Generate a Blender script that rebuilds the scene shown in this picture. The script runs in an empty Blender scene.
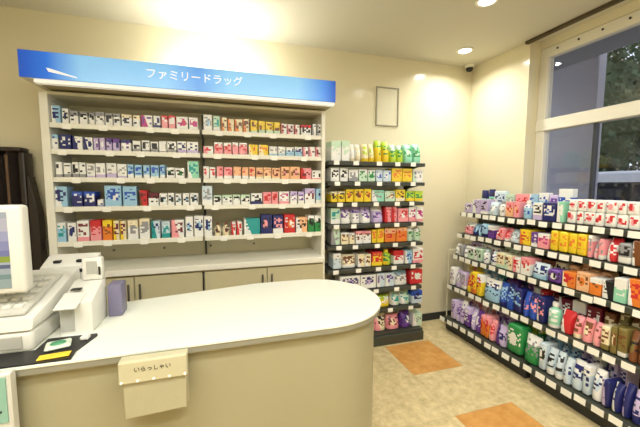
import bpy, bmesh, math, random
from mathutils import Vector, Matrix
R = random.Random(7)
PI = math.pi
scene = bpy.context.scene
COL = scene.collection

# ---------------------------------------------------------------- colours
def lin(c):
    return tuple(((v/255)/12.92 if v/255 <= .04045 else ((v/255+.055)/1.055)**2.4) for v in c) + (1,)
HUE = {'white': (238,238,234), 'grey': (150,150,152), 'black': (30,28,34), 'navy': (34,40,105), 'blue': (45,85,185),
 'light blue': (158,200,226), 'pale blue': (204,220,230), 'cream': (238,226,190), 'magenta': (190,50,130), 'purple': (104,62,150),
 'lilac': (198,182,220), 'pink': (240,158,165), 'red': (205,45,50), 'maroon': (115,35,50), 'orange': (230,130,50),
 'yellow': (240,208,50), 'lime': (185,215,60), 'green': (45,140,75), 'pale green': (200,226,200), 'mint': (150,215,185),
 'teal': (40,155,155), 'brown': (120,72,40), 'peach': (240,186,140), 'olive': (125,112,60)}

# ---------------------------------------------------------------- materials
MATS = {}
def mat(name, rgb, rough=.5, metal=0, spec=.5, bump=0, bscale=200, var=0, vscale=6, emit=0):
    if name in MATS: return MATS[name]
    m = bpy.data.materials.new(name); m.use_nodes = True
    nt = m.node_tree; b = nt.nodes['Principled BSDF']
    c = lin(rgb)
    b.inputs['Base Color'].default_value = c
    b.inputs['Roughness'].default_value = rough; b.inputs['Metallic'].default_value = metal
    b.inputs['Specular IOR Level'].default_value = spec
    tc = nt.nodes.new('ShaderNodeTexCoord')
    if var:
        n = nt.nodes.new('ShaderNodeTexNoise'); n.inputs['Scale'].default_value = vscale; n.inputs['Detail'].default_value = 5
        nt.links.new(tc.outputs['Object'], n.inputs['Vector'])
        mx = nt.nodes.new('ShaderNodeMix'); mx.data_type = 'RGBA'
        mx.inputs[6].default_value = tuple(v*(1-var) for v in c[:3])+(1,); mx.inputs[7].default_value = tuple(min(1, v*(1+var)) for v in c[:3])+(1,)
        nt.links.new(n.outputs['Fac'], mx.inputs[0]); nt.links.new(mx.outputs[2], b.inputs['Base Color'])
    if bump:
        n = nt.nodes.new('ShaderNodeTexNoise'); n.inputs['Scale'].default_value = bscale
        nt.links.new(tc.outputs['Object'], n.inputs['Vector'])
        bp = nt.nodes.new('ShaderNodeBump'); bp.inputs['Strength'].default_value = bump; bp.inputs['Distance'].default_value = .002
        nt.links.new(n.outputs['Fac'], bp.inputs['Height']); nt.links.new(bp.outputs[0], b.inputs['Normal'])
    if emit:
        b.inputs['Emission Color'].default_value = c; b.inputs['Emission Strength'].default_value = emit
    MATS[name] = m
    return m

def math_node(nt, op, a, b=None, c=None):
    n = nt.nodes.new('ShaderNodeMath'); n.operation = op
    for i, v in enumerate((a, b, c)):
        if v is None: continue
        if isinstance(v, (int, float)): n.inputs[i].default_value = v
        else: nt.links.new(v, n.inputs[i])
    return n.outputs[0]

def print_mat(base, accent, ink, style, rough=.35):
    """packaging print: base colour, an accent field, a logo and rows of small ink marks"""
    key = ('print', base, accent, ink, style)
    if key in MATS: return MATS[key]
    m = bpy.data.materials.new('packaging %s %s %s %d' % (base, accent, ink, style)); m.use_nodes = True
    nt = m.node_tree; bs = nt.nodes['Principled BSDF']; bs.inputs['Roughness'].default_value = rough
    tc = nt.nodes.new('ShaderNodeTexCoord'); sep = nt.nodes.new('ShaderNodeSeparateXYZ')
    nt.links.new(tc.outputs['Generated'], sep.inputs[0])
    oi = nt.nodes.new('ShaderNodeObjectInfo')
    u, w, v = sep.outputs[0], sep.outputs[1], sep.outputs[2]
    M = lambda *a: math_node(nt, *a)
    rnd = oi.outputs['Random']
    so_ = nt.nodes.new('ShaderNodeSeparateXYZ'); nt.links.new(tc.outputs['Object'], so_.inputs[0])
    cu = M('FLOOR', M('MULTIPLY', M('ADD', so_.outputs[0], M('MULTIPLY', so_.outputs[1], .6)), 62)); cv = M('FLOOR', M('MULTIPLY', so_.outputs[2], 80))
    cm = nt.nodes.new('ShaderNodeCombineXYZ'); nt.links.new(cu, cm.inputs[0]); nt.links.new(cv, cm.inputs[1])
    nt.links.new(M('MULTIPLY', rnd, 50), cm.inputs[2])
    wn = nt.nodes.new('ShaderNodeTexWhiteNoise'); nt.links.new(cm.outputs[0], wn.inputs['Vector'])
    band = M('MULTIPLY', M('GREATER_THAN', v, .3), M('LESS_THAN', v, .86))
    side = M('MULTIPLY', M('GREATER_THAN', u, .1), M('LESS_THAN', u, .92))
    text = M('MULTIPLY', M('MULTIPLY', M('GREATER_THAN', wn.outputs['Value'], .6), band), side)
    if style == 0: acc = M('LESS_THAN', v, M('ADD', .16, M('MULTIPLY', rnd, .18)))
    elif style == 1: acc = M('LESS_THAN', M('ADD', u, M('MULTIPLY', v, .4)), M('ADD', .4, M('MULTIPLY', rnd, .25)))
    elif style == 2: acc = M('GREATER_THAN', v, M('ADD', .6, M('MULTIPLY', rnd, .15)))
    else:
        du = M('SUBTRACT', u, M('ADD', .35, M('MULTIPLY', rnd, .3))); dv = M('SUBTRACT', v, .52)
        acc = M('LESS_THAN', M('ADD', M('MULTIPLY', du, du), M('MULTIPLY', dv, dv)), .05)
    m1 = nt.nodes.new('ShaderNodeMix'); m1.data_type = 'RGBA'; m1.inputs[6].default_value = lin(HUE[base]); m1.inputs[7].default_value = lin(HUE[accent])
    nt.links.new(acc, m1.inputs[0])
    m2 = nt.nodes.new('ShaderNodeMix'); m2.data_type = 'RGBA'; m2.inputs[7].default_value = lin(HUE[ink])
    nt.links.new(m1.outputs[2], m2.inputs[6]); nt.links.new(text, m2.inputs[0])
    nt.links.new(m2.outputs[2], bs.inputs['Base Color'])
    MATS[key] = m
    return m

# ---------------------------------------------------------------- mesh building
class MB:
    def __init__(s): s.bm = bmesh.new(); s.mats = []
    def mi(s, m):
        if m is None: return 0
        if m not in s.mats: s.mats.append(m)
        return s.mats.index(m)
    def merge(s, t, m=None, M=None):
        i = s.mi(m)
        for f in t.faces: f.material_index = i
        if M is not None: bmesh.ops.transform(t, matrix=M, verts=t.verts)
        me = bpy.data.meshes.new('t'); t.to_mesh(me); t.free(); s.bm.from_mesh(me); bpy.data.meshes.remove(me)
        return s
    def box(s, x0, x1, y0, y1, z0, z1, m=None, bev=0, seg=1, M=None):
        t = bmesh.new(); bmesh.ops.create_cube(t, size=1)
        for v in t.verts: v.co = Vector(((x0+x1)/2+v.co.x*(x1-x0), (y0+y1)/2+v.co.y*(y1-y0), (z0+z1)/2+v.co.z*(z1-z0)))
        if bev: bmesh.ops.bevel(t, geom=t.edges[:], offset=bev, segments=seg, affect='EDGES', profile=.5)
        return s.merge(t, m, M)
    def prism(s, pts, z0, z1, m=None, bev=0, M=None, seg=2):
        t = bmesh.new()
        f = t.faces.new([t.verts.new((p[0], p[1], z0)) for p in pts])
        r = bmesh.ops.extrude_face_region(t, geom=[f])
        for v in r['geom']:
            if isinstance(v, bmesh.types.BMVert): v.co.z = z1
        bmesh.ops.recalc_face_normals(t, faces=t.faces[:])
        if bev:
            ed = [e for e in t.edges if abs(e.verts[0].co.z-e.verts[1].co.z) < 1e-6]
            bmesh.ops.bevel(t, geom=ed, offset=bev, segments=seg, affect='EDGES', profile=.5)
        return s.merge(t, m, M)
    def lathe(s, prof, n=20, m=None, M=None):
        t = bmesh.new(); rings = []
        for r, z in prof:
            if r < 1e-6: rings.append([t.verts.new((0,0,z))])
            else: rings.append([t.verts.new((r*math.cos(2*PI*k/n), r*math.sin(2*PI*k/n), z)) for k in range(n)])
        for a, b in zip(rings, rings[1:]):
            for k in range(n):
                if len(a) == 1 and len(b) == 1: continue
                if len(a) == 1: t.faces.new((a[0], b[k], b[(k+1) % n]))
                elif len(b) == 1: t.faces.new((a[k], b[0], a[(k+1) % n]))
                else: t.faces.new((a[k], b[k], b[(k+1) % n], a[(k+1) % n]))
        bmesh.ops.recalc_face_normals(t, faces=t.faces[:])
        return s.merge(t, m, M)
    def mesh(s, name, smooth=False):
        me = bpy.data.meshes.new(name)
        if smooth:
            for f in s.bm.faces: f.smooth = True
        s.bm.to_mesh(me); s.bm.free()
        for m in s.mats: me.materials.append(m)
        if smooth:
            try: me.set_sharp_from_angle(angle=math.radians(38))
            except Exception: pass
        return me
    def build(s, name, parent=None, loc=None, m=None, smooth=False):
        me = s.mesh(name, smooth)
        if m is not None and not me.materials: me.materials.append(m)
        return link(name, me, parent, loc)

def link(name, data, parent=None, loc=None, rz=0):
    o = bpy.data.objects.new(name, data); COL.objects.link(o)
    if parent is not None: o.parent = parent
    if loc is not None: o.location = loc
    if rz: o.rotation_euler.z = rz
    return o
def tag(o, label, cat, group=None):
    o['label'] = label; o['category'] = cat
    if group: o['group'] = group
    return o
def thing(name, label, cat, loc=(0,0,0), rz=0, group=None):
    o = link(name, None, None, loc, rz); o.empty_display_size = .05
    return tag(o, label, cat, group)
def struct(o): o['kind'] = 'structure'; return o
def aim(p, q):
    """matrix that stands a z-aligned shape of unit height at p pointing to q"""
    p, q = Vector(p), Vector(q); d = q-p
    return Matrix.Translation(p) @ d.to_track_quat('Z', 'Y').to_matrix().to_4x4()
def tube(mb, p, q, r, m=None, n=10):
    L = (Vector(q)-Vector(p)).length
    return mb.lathe([(0,0),(r,0),(r,L),(0,L)], n, m, aim(p, q))
def lettering(text, size, extrude, m, name, parent, loc, rot):
    cu = bpy.data.curves.new(name, 'FONT'); cu.body = text; cu.size = size; cu.extrude = extrude
    cu.align_x = 'CENTER'; cu.align_y = 'CENTER'
    t = bpy.data.objects.new('t', cu); COL.objects.link(t)
    dg = bpy.context.evaluated_depsgraph_get()
    me = bpy.data.meshes.new_from_object(t.evaluated_get(dg))
    bpy.data.objects.remove(t); me.materials.clear(); me.materials.append(m)
    o = link(name, me, parent, loc); o.rotation_euler = rot
    return o

# ---------------------------------------------------------------- shared materials
wall_m  = mat('cream wall', (224,216,186), .17, spec=.35, var=.02, vscale=1.5)
ceil_m  = mat('ceiling paint', (208,204,186), .8, bump=.15, bscale=300)
white_m = mat('white laminate', (236,234,220), .35, var=.01)
cream_m = mat('cream laminate', (214,208,182), .4, var=.02)
beige_m = mat('beige counter panel', (158,152,122), .38, spec=.3, var=.03, vscale=3)
top_m   = mat('white counter top', (228,231,218), .25, var=.01)
edge_m  = mat('grey edge band', (136,134,118), .4)
dark_m  = mat('dark shelf steel', (62,65,56), .5, var=.1)
black_m = mat('black plastic', (26,26,28), .4, var=.05)
base_m  = mat('dark base trim', (42,44,44), .5)
chrome_m= mat('steel handle', (120,120,118), .3, metal=.8)
tag_m   = mat('price tag card', (246,245,235), .5)
frame_m = mat('white window frame', (226,222,206), .4)
pos_m   = mat('off white plastic', (214,213,204), .4, var=.02)
pos2_m  = mat('grey plastic', (168,168,160), .45)

# ---------------------------------------------------------------- the room
X1, XW, ZC = 2.473, 2.66, 2.6
XL, YF = -2.6, -4.2
# floor: speckled cream vinyl with an ochre tile in every second place both ways
fm = bpy.data.materials.new('vinyl floor'); fm.use_nodes = True
nt = fm.node_tree; b = nt.nodes['Principled BSDF']; b.inputs['Roughness'].default_value = .35; b.inputs['Specular IOR Level'].default_value = .4
tc = nt.nodes.new('ShaderNodeTexCoord'); sp = nt.nodes.new('ShaderNodeSeparateXYZ'); nt.links.new(tc.outputs['Object'], sp.inputs[0])
M = lambda *a: math_node(nt, *a)
fx = M('FRACT', M('DIVIDE', M('ADD', sp.outputs[0], 8.85-1.335), .885)); fy = M('FRACT', M('DIVIDE', M('ADD', sp.outputs[1], 8.85+.825), .885))
tile = M('MULTIPLY', M('LESS_THAN', fx, .5), M('LESS_THAN', fy, .5))
def speck(ca, cb, s):
    n = nt.nodes.new('ShaderNodeTexNoise'); n.inputs['Scale'].default_value = s; n.inputs['Detail'].default_value = 6; n.inputs['Roughness'].default_value = .7
    nt.links.new(tc.outputs['Object'], n.inputs['Vector'])
    rp = nt.nodes.new('ShaderNodeMapRange'); rp.inputs[1].default_value = .35; rp.inputs[2].default_value = .65
    nt.links.new(n.outputs['Fac'], rp.inputs[0])
    mx = nt.nodes.new('ShaderNodeMix'); mx.data_type = 'RGBA'; mx.inputs[6].default_value = lin(ca); mx.inputs[7].default_value = lin(cb)
    nt.links.new(rp.outputs[0], mx.inputs[0]); return mx.outputs[2]
mx = nt.nodes.new('ShaderNodeMix'); mx.data_type = 'RGBA'
nt.links.new(tile, mx.inputs[0]); nt.links.new(speck((190,172,126),(226,208,162), 16), mx.inputs[6]); nt.links.new(speck((196,138,66),(218,164,92), 11), mx.inputs[7])
# tile joints
jx = M('FRACT', M('DIVIDE', M('ADD', sp.outputs[0], 8.85-1.335), .4425)); jy = M('FRACT', M('DIVIDE', M('ADD', sp.outputs[1], 8.85+.825), .4425))
jn = M('MAXIMUM', M('LESS_THAN', jx, .006), M('LESS_THAN', jy, .006))
mj = nt.nodes.new('ShaderNodeMix'); mj.data_type = 'RGBA'; mj.inputs[7].default_value = lin((160,148,112))
nt.links.new(M('MULTIPLY', jn, .5), mj.inputs[0]); nt.links.new(mx.outputs[2], mj.inputs[6]); nt.links.new(mj.outputs[2], b.inputs['Base Color'])
struct(MB().box(XL-.1, XW, YF-.1, .1, -.1, 0, fm).build('floor'))
struct(MB().box(XL-.1, XW, YF-.1, .1, ZC, ZC+.1, ceil_m).build('ceiling'))
struct(MB().box(XL-.1, XW, 0, .12, 0, ZC, wall_m).build('wall_back'))
struct(MB().box(XL-.12, XL, YF, 0, 0, ZC, wall_m).build('wall_left'))
struct(MB().box(XL-.1, XW, YF-.12, YF, 0, ZC, wall_m).build('wall_front'))
WY0, WY1, SILL = -3.3, -.655, .92      # the window recess
wr = MB()
wr.box(X1, XW, WY1, 0, 0, ZC, wall_m).box(X1, XW, YF, WY0, 0, ZC, wall_m).box(X1, XW, WY0, WY1, 0, SILL, wall_m)
wr.box(2.585, XW, WY0, WY1, 2.535, ZC, wall_m)
struct(wr.build('wall_right'))
struct(MB().box(1.76, X1-.012, -.012, 0, 0, .075, base_m, .002).box(XL, -1.9, -.012, 0, 0, .075, base_m, .002).build('baseboard_back'))
struct(MB().box(X1-.012, X1, -.19, -.013, 0, .075, base_m, .002).build('baseboard_right'))

# window: frame with top rail, transom, jambs, mullions; panes are children
win = struct(MB().box(2.59, 2.65, WY0, WY1, SILL, SILL+.06, frame_m, .004).build('window_1'))
f = MB().box(2.59, 2.65, WY0, WY1, 2.455, 2.534, frame_m, .004); f.build('top_rail', win)
MB().box(2.575, 2.655, WY0, WY1, 1.86, 1.955, frame_m, .004).build('transom', win)
MB().box(2.585, 2.652, WY1-.075, WY1, SILL+.06, 2.455, frame_m, .004).build('jamb', win)
MB().box(2.585, 2.652, WY0, WY0+.06, SILL+.06, 2.455, frame_m, .004).build('jamb', win)
for k in range(9):     # dark screw holes along the top rail
    MB().lathe([(0,0),(.008,0),(.008,.004),(0,.004)], 10, black_m, Matrix.Translation((2.588, -.80-.16*k, 2.50)) @ Matrix.Rotation(-PI/2, 4, 'Y')).build('screw_hole', win)
mul_m = mat('dark sash', (52,54,60), .4)
MB().box(2.60, 2.64, -1.115, -1.095, SILL+.06, 1.86, mul_m, .003).build('mullion', win)
gm = bpy.data.materials.new('window glass'); gm.use_nodes = True
gn = gm.node_tree; gn.nodes.remove(gn.nodes['Principled BSDF'])
tr = gn.nodes.new('ShaderNodeBsdfTransparent'); tr.inputs[0].default_value = (.93,.94,.97,1)
gl = gn.nodes.new('ShaderNodeBsdfGlossy'); gl.inputs['Roughness'].default_value = .02
ms = gn.nodes.new('ShaderNodeMixShader'); ms.inputs[0].default_value = .045
gn.links.new(tr.outputs[0], ms.inputs[1]); gn.links.new(gl.outputs[0], ms.inputs[2]); gn.links.new(ms.outputs[0], gn.nodes['Material Output'].inputs[0])
MB().box(2.617, 2.623, WY0+.06, WY1-.075, 1.955, 2.455, gm).build('pane', win)
MB().box(2.617, 2.623, WY0+.06, -1.115, SILL+.06, 1.86, gm).build('pane', win)
MB().box(2.617, 2.623, -1.095, WY1-.075, SILL+.06, 1.86, gm).build('pane', win)
cr = tag(MB().box(2.44, 2.475, WY0, -.63, 2.575, 2.599, mat('brown curtain rail', (70,58,30), .5), .004).build('curtain_rail'),
  'dark brown curtain rail fixed to the ceiling above the window', 'curtain rail')

# ---------------------------------------------------------------- outside the window
asph = mat('asphalt', (96,96,98), .9, var=.1, vscale=2)
o = tag(MB().box(XW+.01, 14, -9, 9, -.2, -.05, asph).build('pavement'), 'grey asphalt ground outside the window', 'ground'); struct(o)
o = thing('boundary_wall', 'plain grey rendered wall standing close outside the window', 'wall', (3.775, 1.4, -.05))
gw = mat('grey render', (166,164,174), .8, var=.1, vscale=1.4, bump=.2, bscale=30)
MB().box(-.175, -.055, -1.845, 2.6, 0, 3.6, gw, .01).build('wall', o)
MB().box(-.2, -.03, -1.87, 2.63, 3.601, 3.68, mat('coping grey', (110,112,120), .7), .01).build('coping', o)
tag(MB().box(XW+.005, 3.58, -5, 1.5, 2.68, 2.8, mat('soffit grey', (128,130,140), .7, var=.05), .01).build('awning'),
    'flat grey canopy sticking out above the window outside', 'canopy')
# white minivan
van = thing('minivan', 'white minivan with dark windows parked outside beyond the window', 'car', (6.9, -.22, -.05))
wp = mat('white car paint', (226,228,232), .15)
prof = [(-1.75,.3),(-1.78,.75),(-1.6,1.0),(-1.25,1.62),(-1.0,1.7),(1.5,1.7),(1.72,1.45),(1.78,.9),(1.78,.3)]
MB().prism(prof, -.74, .74, wp, .04, Matrix.Rotation(PI/2, 4, 'Z') @ Matrix.Rotation(PI/2, 4, 'X')).build('body', van)
for s in (-1, 1):
    for a, c in ((-1.18,-.5), (-.42,.5), (.58,1.45)):
        MB().prism([(a+(.0 if a>-1 else .0), 1.08),(c,1.08),(c,1.52),(a+(.16 if a<-1 else .02),1.52)], -.004, .004, black_m, 0,
            Matrix.Translation((s*.742,0,0)) @ Matrix.Rotation(PI/2, 4, 'Z') @ Matrix.Rotation(PI/2, 4, 'X')).build('window', van)
    for y in (-1.15, 1.15):
        w = MB().lathe([(0,-.09),(.2,-.09),(.29,-.08),(.3,0),(.29,.08),(.2,.09),(0,.09)], 24, black_m, Matrix.Translation((s*.66, y, .3)) @ Matrix.Rotation(PI/2, 4, 'Y')).build('wheel', van, smooth=True)
# trees
leaf_m = mat('tree leaves', (62,84,54), .6, var=.5, vscale=3); bark_m = mat('bark', (70,58,44), .9, var=.2)
def crown(seed, rx, rz, n=6500):
    r = random.Random(seed); bm = bmesh.new()
    for k in range(n):
        a, t = r.uniform(0, 2*PI), math.acos(r.uniform(-1, 1)); q = r.uniform(.55, 1.02) * (1+.12*math.sin(5*a+seed)*math.sin(3*t))
        c = Vector((rx*q*math.sin(t)*math.cos(a), rx*q*math.sin(t)*math.sin(a), rz*q*math.cos(t)))
        n_ = Vector((r.gauss(0,1), r.gauss(0,1), r.gauss(0,1))).normalized(); e = n_.orthogonal().normalized(); g = n_.cross(e)
        s = r.uniform(.05, .11)
        bm.faces.new([bm.verts.new(c+e*s), bm.verts.new(c+g*s*.5), bm.verts.new(c-e*s), bm.verts.new(c-g*s*.5)])
    bmesh.ops.create_icosphere(bm, subdivisions=2, radius=1, matrix=Matrix.Diagonal((rx*.6, rx*.6, rz*.6, 1)))
    me = bpy.data.meshes.new('crown'); bm.to_mesh(me); bm.free(); me.materials.append(leaf_m); return me
for k, (x, y, rx, rz, lb) in enumerate(((10.0, 3.5, 1.65, 2.6, 'dark leafy tree outside, just right of the grey building'),
        (10.6, -.2, 1.8, 2.6, 'tall dark leafy tree outside behind the white minivan'),
        (10.2, -4.2, 1.7, 2.5, 'dark leafy tree outside at the right edge of the photo'))):
    t = thing('tree', lb, 'tree', (x, y, -.05), group='trees beyond the window')
    link('crown', crown(k+3, rx, rz), t, (0, 0, 3.3+.1*k))
    MB().lathe([(0,0),(.16,0),(.12,1.0),(.09,2.9),(0,3.0)], 10, bark_m).build('trunk', t, smooth=True)
hedge = crown(9, 1.0, .75, 5200)
h = tag(link('hedge', hedge, None, (8.35, -.3, .7)), 'low dark hedge outside behind the white minivan', 'hedge'); h.scale = (.3, 4.2, 1.35)

# ---------------------------------------------------------------- wall cabinet under the blue sign
CX0, CX1, CF = -1.072, .798, -.33
cab = thing('wall_cabinet', 'tall white wall cabinet of medicine shelves under the blue sign', 'shelf cabinet', (-.137, -.16, 0))
off = Vector((.137, .16, 0))
def cpart(mb, name, parent=None, **k):
    o = mb.build(name, parent or cab, **k)
    if parent is None: o.location = off
    return o
for a, c in ((CX0, CX0+.045), (CX1-.03, CX1)): cpart(MB().box(a, c, CF, -.003, 0, 1.988, white_m, .002), 'side_panel')
cpart(MB().box(CX0+.045, CX1-.03, -.02, -.003, 0, 1.988, cream_m), 'back_panel')
cpart(MB().box(CX0+.045, CX1-.03, CF, -.02, 1.968, 1.988, cream_m, .002), 'top_panel')
cpart(MB().box(-.137, -.122, -.05, -.021, .84, 1.955, dark_m), 'upright')
cpart(MB().box(CX0+.046, CX1-.031, -.425, -.021, .80, .842, white_m, .004), 'worktop')
SHZ = [1.79, 1.625, 1.447, 1.255, 1.025]
tagmesh = MB().box(-.024, .024, -.001, .001, -.034, 0, tag_m).mesh('price_tag')
for i, z in enumerate(SHZ):
    for a, c in ((CX0+.047, -.138), (-.121, CX1-.032)):
        s = cpart(MB().box(a, c, CF+.012, -.051, z-.018, z, cream_m).box(a, c, CF, CF+.011, z-.026, z+.006, white_m, .002), 'shelf')
        n = 4
        for k in range(n):
            link('price_tag', tagmesh, s, (a+(c-a)*(k+.5+R.uniform(-.25,.25))/n, CF-.0015, z+.001))
# drawers rail under the lowest shelf: small clips
for k in range(4): cpart(MB().box(-.80+k*.35, -.785+k*.35, -.032, -.021, .90, .915, chrome_m, .002), 'clip')
# base cupboards with doors
cpart(MB().box(CX0+.046, CX1-.031, -.375, -.021, .06, .799, cream_m), 'base_carcass')
cpart(MB().box(CX0+.06, CX1-.045, -.34, -.03, 0, .059, base_m), 'plinth')
dw = (CX1-.031-CX0-.046)/4
for k in range(4):
    x0 = CX0+.046+k*dw
    d = cpart(MB().box(x0+.003, x0+dw-.003, -.396, -.376, .065, .785, mat('cupboard door', (198,190,154), .4, var=.02), .003), 'door')
    hx = x0+dw-.035 if k % 2 == 0 else x0+.035
    MB().box(hx-.006, hx+.006, -.412, -.397, .62, .735, chrome_m, .003).build('handle', d)
MB_gap = cpart(MB().box(-.142, -.132, -.3985, -.3965, .07, .79, black_m), 'gap_strip')

# blue sign box
SX0, SX1 = -1.078, .818
sg = thing('sign_box', 'long blue and white sign box with white lettering above the cabinet', 'sign', (-.13, -.25, 2.0))
so = Vector((.13, .25, -2.0))
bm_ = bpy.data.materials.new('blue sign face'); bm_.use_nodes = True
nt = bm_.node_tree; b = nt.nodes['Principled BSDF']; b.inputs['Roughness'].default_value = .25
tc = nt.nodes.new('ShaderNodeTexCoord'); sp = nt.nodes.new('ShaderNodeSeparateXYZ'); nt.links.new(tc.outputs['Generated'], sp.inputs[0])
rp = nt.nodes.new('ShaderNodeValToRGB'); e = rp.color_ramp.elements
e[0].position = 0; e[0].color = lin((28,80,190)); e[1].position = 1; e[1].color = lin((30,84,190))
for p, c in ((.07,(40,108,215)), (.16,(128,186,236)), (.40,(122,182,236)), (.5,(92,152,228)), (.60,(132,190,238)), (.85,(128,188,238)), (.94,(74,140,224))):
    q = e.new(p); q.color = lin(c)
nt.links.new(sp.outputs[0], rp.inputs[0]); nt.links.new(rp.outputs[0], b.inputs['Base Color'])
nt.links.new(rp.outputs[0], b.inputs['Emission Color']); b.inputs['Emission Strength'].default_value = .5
q = MB().box(SX0, SX1, -.49, -.01, 2.014, 2.158, white_m).build('light_box', sg); q.location = so
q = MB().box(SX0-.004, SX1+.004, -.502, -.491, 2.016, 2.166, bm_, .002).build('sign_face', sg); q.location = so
q = MB().box(SX0+.06, SX1-.003, -.496, -.455, 1.990, 2.013, mat('lit white trim', (246,244,236), .4, emit=.35), .003).build('lower_trim', sg); q.location = so
q = MB().box(SX0+.06, SX1-.003, -.4545, -.01, 2.0, 2.0135, mat('painted shade underside', (168,158,126), .6)).build('underside', sg); q.location = so  # dark beige puts the shade below the sign box into the colour
lt = mat('white sign lettering', (250,252,255), .4, emit=.3)
for k, ch in enumerate('ファミリードラッグ'): lettering(ch, .066, .002, lt, 'letter', sg, Vector((-.14+(k-4)*.066, -.505, 2.094))+so, (PI/2, 0, 0))
sw = MB().prism([(-.95,2.075),(-.93,2.072),(-.86,2.052),(-.80,2.036),(-.80,2.030),(-.94,2.055)], .5025, .5045, lt, 0, Matrix(((1,0,0,0),(0,0,-1,0),(0,1,0,0),(0,0,0,1)))).build('swoosh', sg); sw.location = so

# tube light lying on top of the sign box, shining on wall and ceiling
tl = thing('fluorescent_light', 'bright tube light on top of the sign box, glowing on the wall', 'light', (.0, -.25, 2.159))
MB().box(-.32, .32, -.03, .03, 0, .025, white_m, .004).build('batten', tl)
glow = bpy.data.materials.new('tube glow'); glow.use_nodes = True
b = glow.node_tree.nodes['Principled BSDF']; b.inputs['Emission Color'].default_value = (1,.985,.94,1); b.inputs['Emission Strength'].default_value = 125
tube(MB(), (-.3,0,.04), (.3,0,.04), .013, glow, 12).build('tube', tl)

# ---------------------------------------------------------------- steel wall shelving beside the cabinet
BX0, BX1 = .806, 1.742
ws = thing('wall_shelving', 'narrow black steel shelving with nine levels right of the cabinet', 'shelving unit', ((BX0+BX1)/2, -.18, 0))
wo = Vector((-(BX0+BX1)/2, .18, 0))
def wpart(mb, name, **k): o = mb.build(name, ws, **k); o.location = wo; return o
wpart(MB().box(BX0+.02, BX1-.02, -.022, -.004, .08, 1.79, mat('cream back sheet', (222,216,186), .4)), 'back_panel')
for a, c in ((BX0, BX0+.018), (BX1-.018, BX1)): wpart(MB().box(a, c, -.05, -.004, 0, 1.8, dark_m if a < 1 else mat('pale green edge', (176,190,160), .4), .002), 'upright')
wpart(MB().box(BX0, BX1, -.36, -.023, 0, .085, dark_m, .004), 'base_deck')
wpart(MB().box(BX0, BX1, -.34, -.023, .087, .1, dark_m), 'deck_plate')
WZ = [1.6, 1.432, 1.26, 1.078, .902, .698, .504, .32]
for i, z in enumerate(WZ):
    s = wpart(MB().box(BX0+.019, BX1-.019, -.335, -.051, z-.03, z, dark_m, .002), 'shelf')
    for x in (BX0+.06, BX1-.06): MB().prism([(-.3,z-.031),(-.06,z-.031),(-.06,z-.07)], x-.003, x+.003, dark_m, 0, Matrix(((0,0,1,0),(1,0,0,0),(0,1,0,0),(0,0,0,1)))).build('bracket', s)
    for k in range(5): link('price_tag', tagmesh, s, (BX0+.09+k*.18+R.uniform(-.03,.03), -.3375, z+.004))

# ---------------------------------------------------------------- long stepped gondola under the window
GLEV = [(2.235, 1.145), (2.205, .945), (2.155, .73), (2.115, .435)]
for gi, (g0, g1, lb) in enumerate(((-.19, -1.1, 'far bay of the long dark shelving unit under the window'), (-1.103, -2.0, 'near bay of the long dark shelving unit under the window'))):
    gd = thing('display_shelving', lb, 'shelving unit', (2.27, (g0+g1)/2, 0), group='shelving bays under the window')
    go = Vector((-2.27, -(g0+g1)/2, 0))
    def gpart(mb, name, **k): o = mb.build(name, gd, **k); o.location = go; return o
    gpart(MB().box(2.44, 2.458, g1+.002, g0-.002, .05, 1.2, dark_m), 'back_panel')
    gpart(MB().box(2.425, 2.46, g0-.028, g0-.001, 0, 1.21, cream_m if gi == 0 else dark_m, .002), 'upright')
    gpart(MB().box(2.09, 2.438, g1+.002, g0-.03, 0, .09, base_m, .004), 'kick_base')
    s = gpart(MB().box(2.045, 2.424, g1+.002, g0-.03, .092, .13, dark_m, .003), 'base_shelf')
    lev = [(2.05, .13, s)]
    if gi == 0:
        sgd = MB(); gc = mat('cream wire', (206,200,172), .4)
        for p, q in (((2.13,g0+.012,0),(2.13,g0+.012,.78)), ((2.13,g0+.012,.775),(2.42,g0+.012,.775)), ((2.13,g0+.012,.45),(2.42,g0+.012,.45))): tube(sgd, p, q, .006, gc, 8)
        gpart(sgd, 'side_guard')
    for x, z in GLEV:
        s = gpart(MB().box(x, 2.424, g1+.002, g0-.002, z-.035, z, dark_m, .003), 'shelf'); lev.append((x, z, s))
        for y in (g0-.08, g1+.08): MB().prism([(2.39,z-.036),(2.42,z-.036),(2.42,z-.07)], -y-.003, -y+.003, dark_m, 0, Matrix(((1,0,0,0),(0,0,-1,0),(0,1,0,0),(0,0,0,1)))).build('bracket', s)
    for x, z, s in lev:
        for k in range(10):
            t = link('price_tag', tagmesh, s, (x-.0025-(.005 if z < .2 else 0), g0-.045-(abs(g1-g0)-.09)*k/9-R.uniform(-.01,.01), z+.002+R.uniform(-.006,.006)), -PI/2)
            t.scale = (1.35, 1, 1.15); t.rotation_euler.x = R.uniform(-.12, .0)
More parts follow.
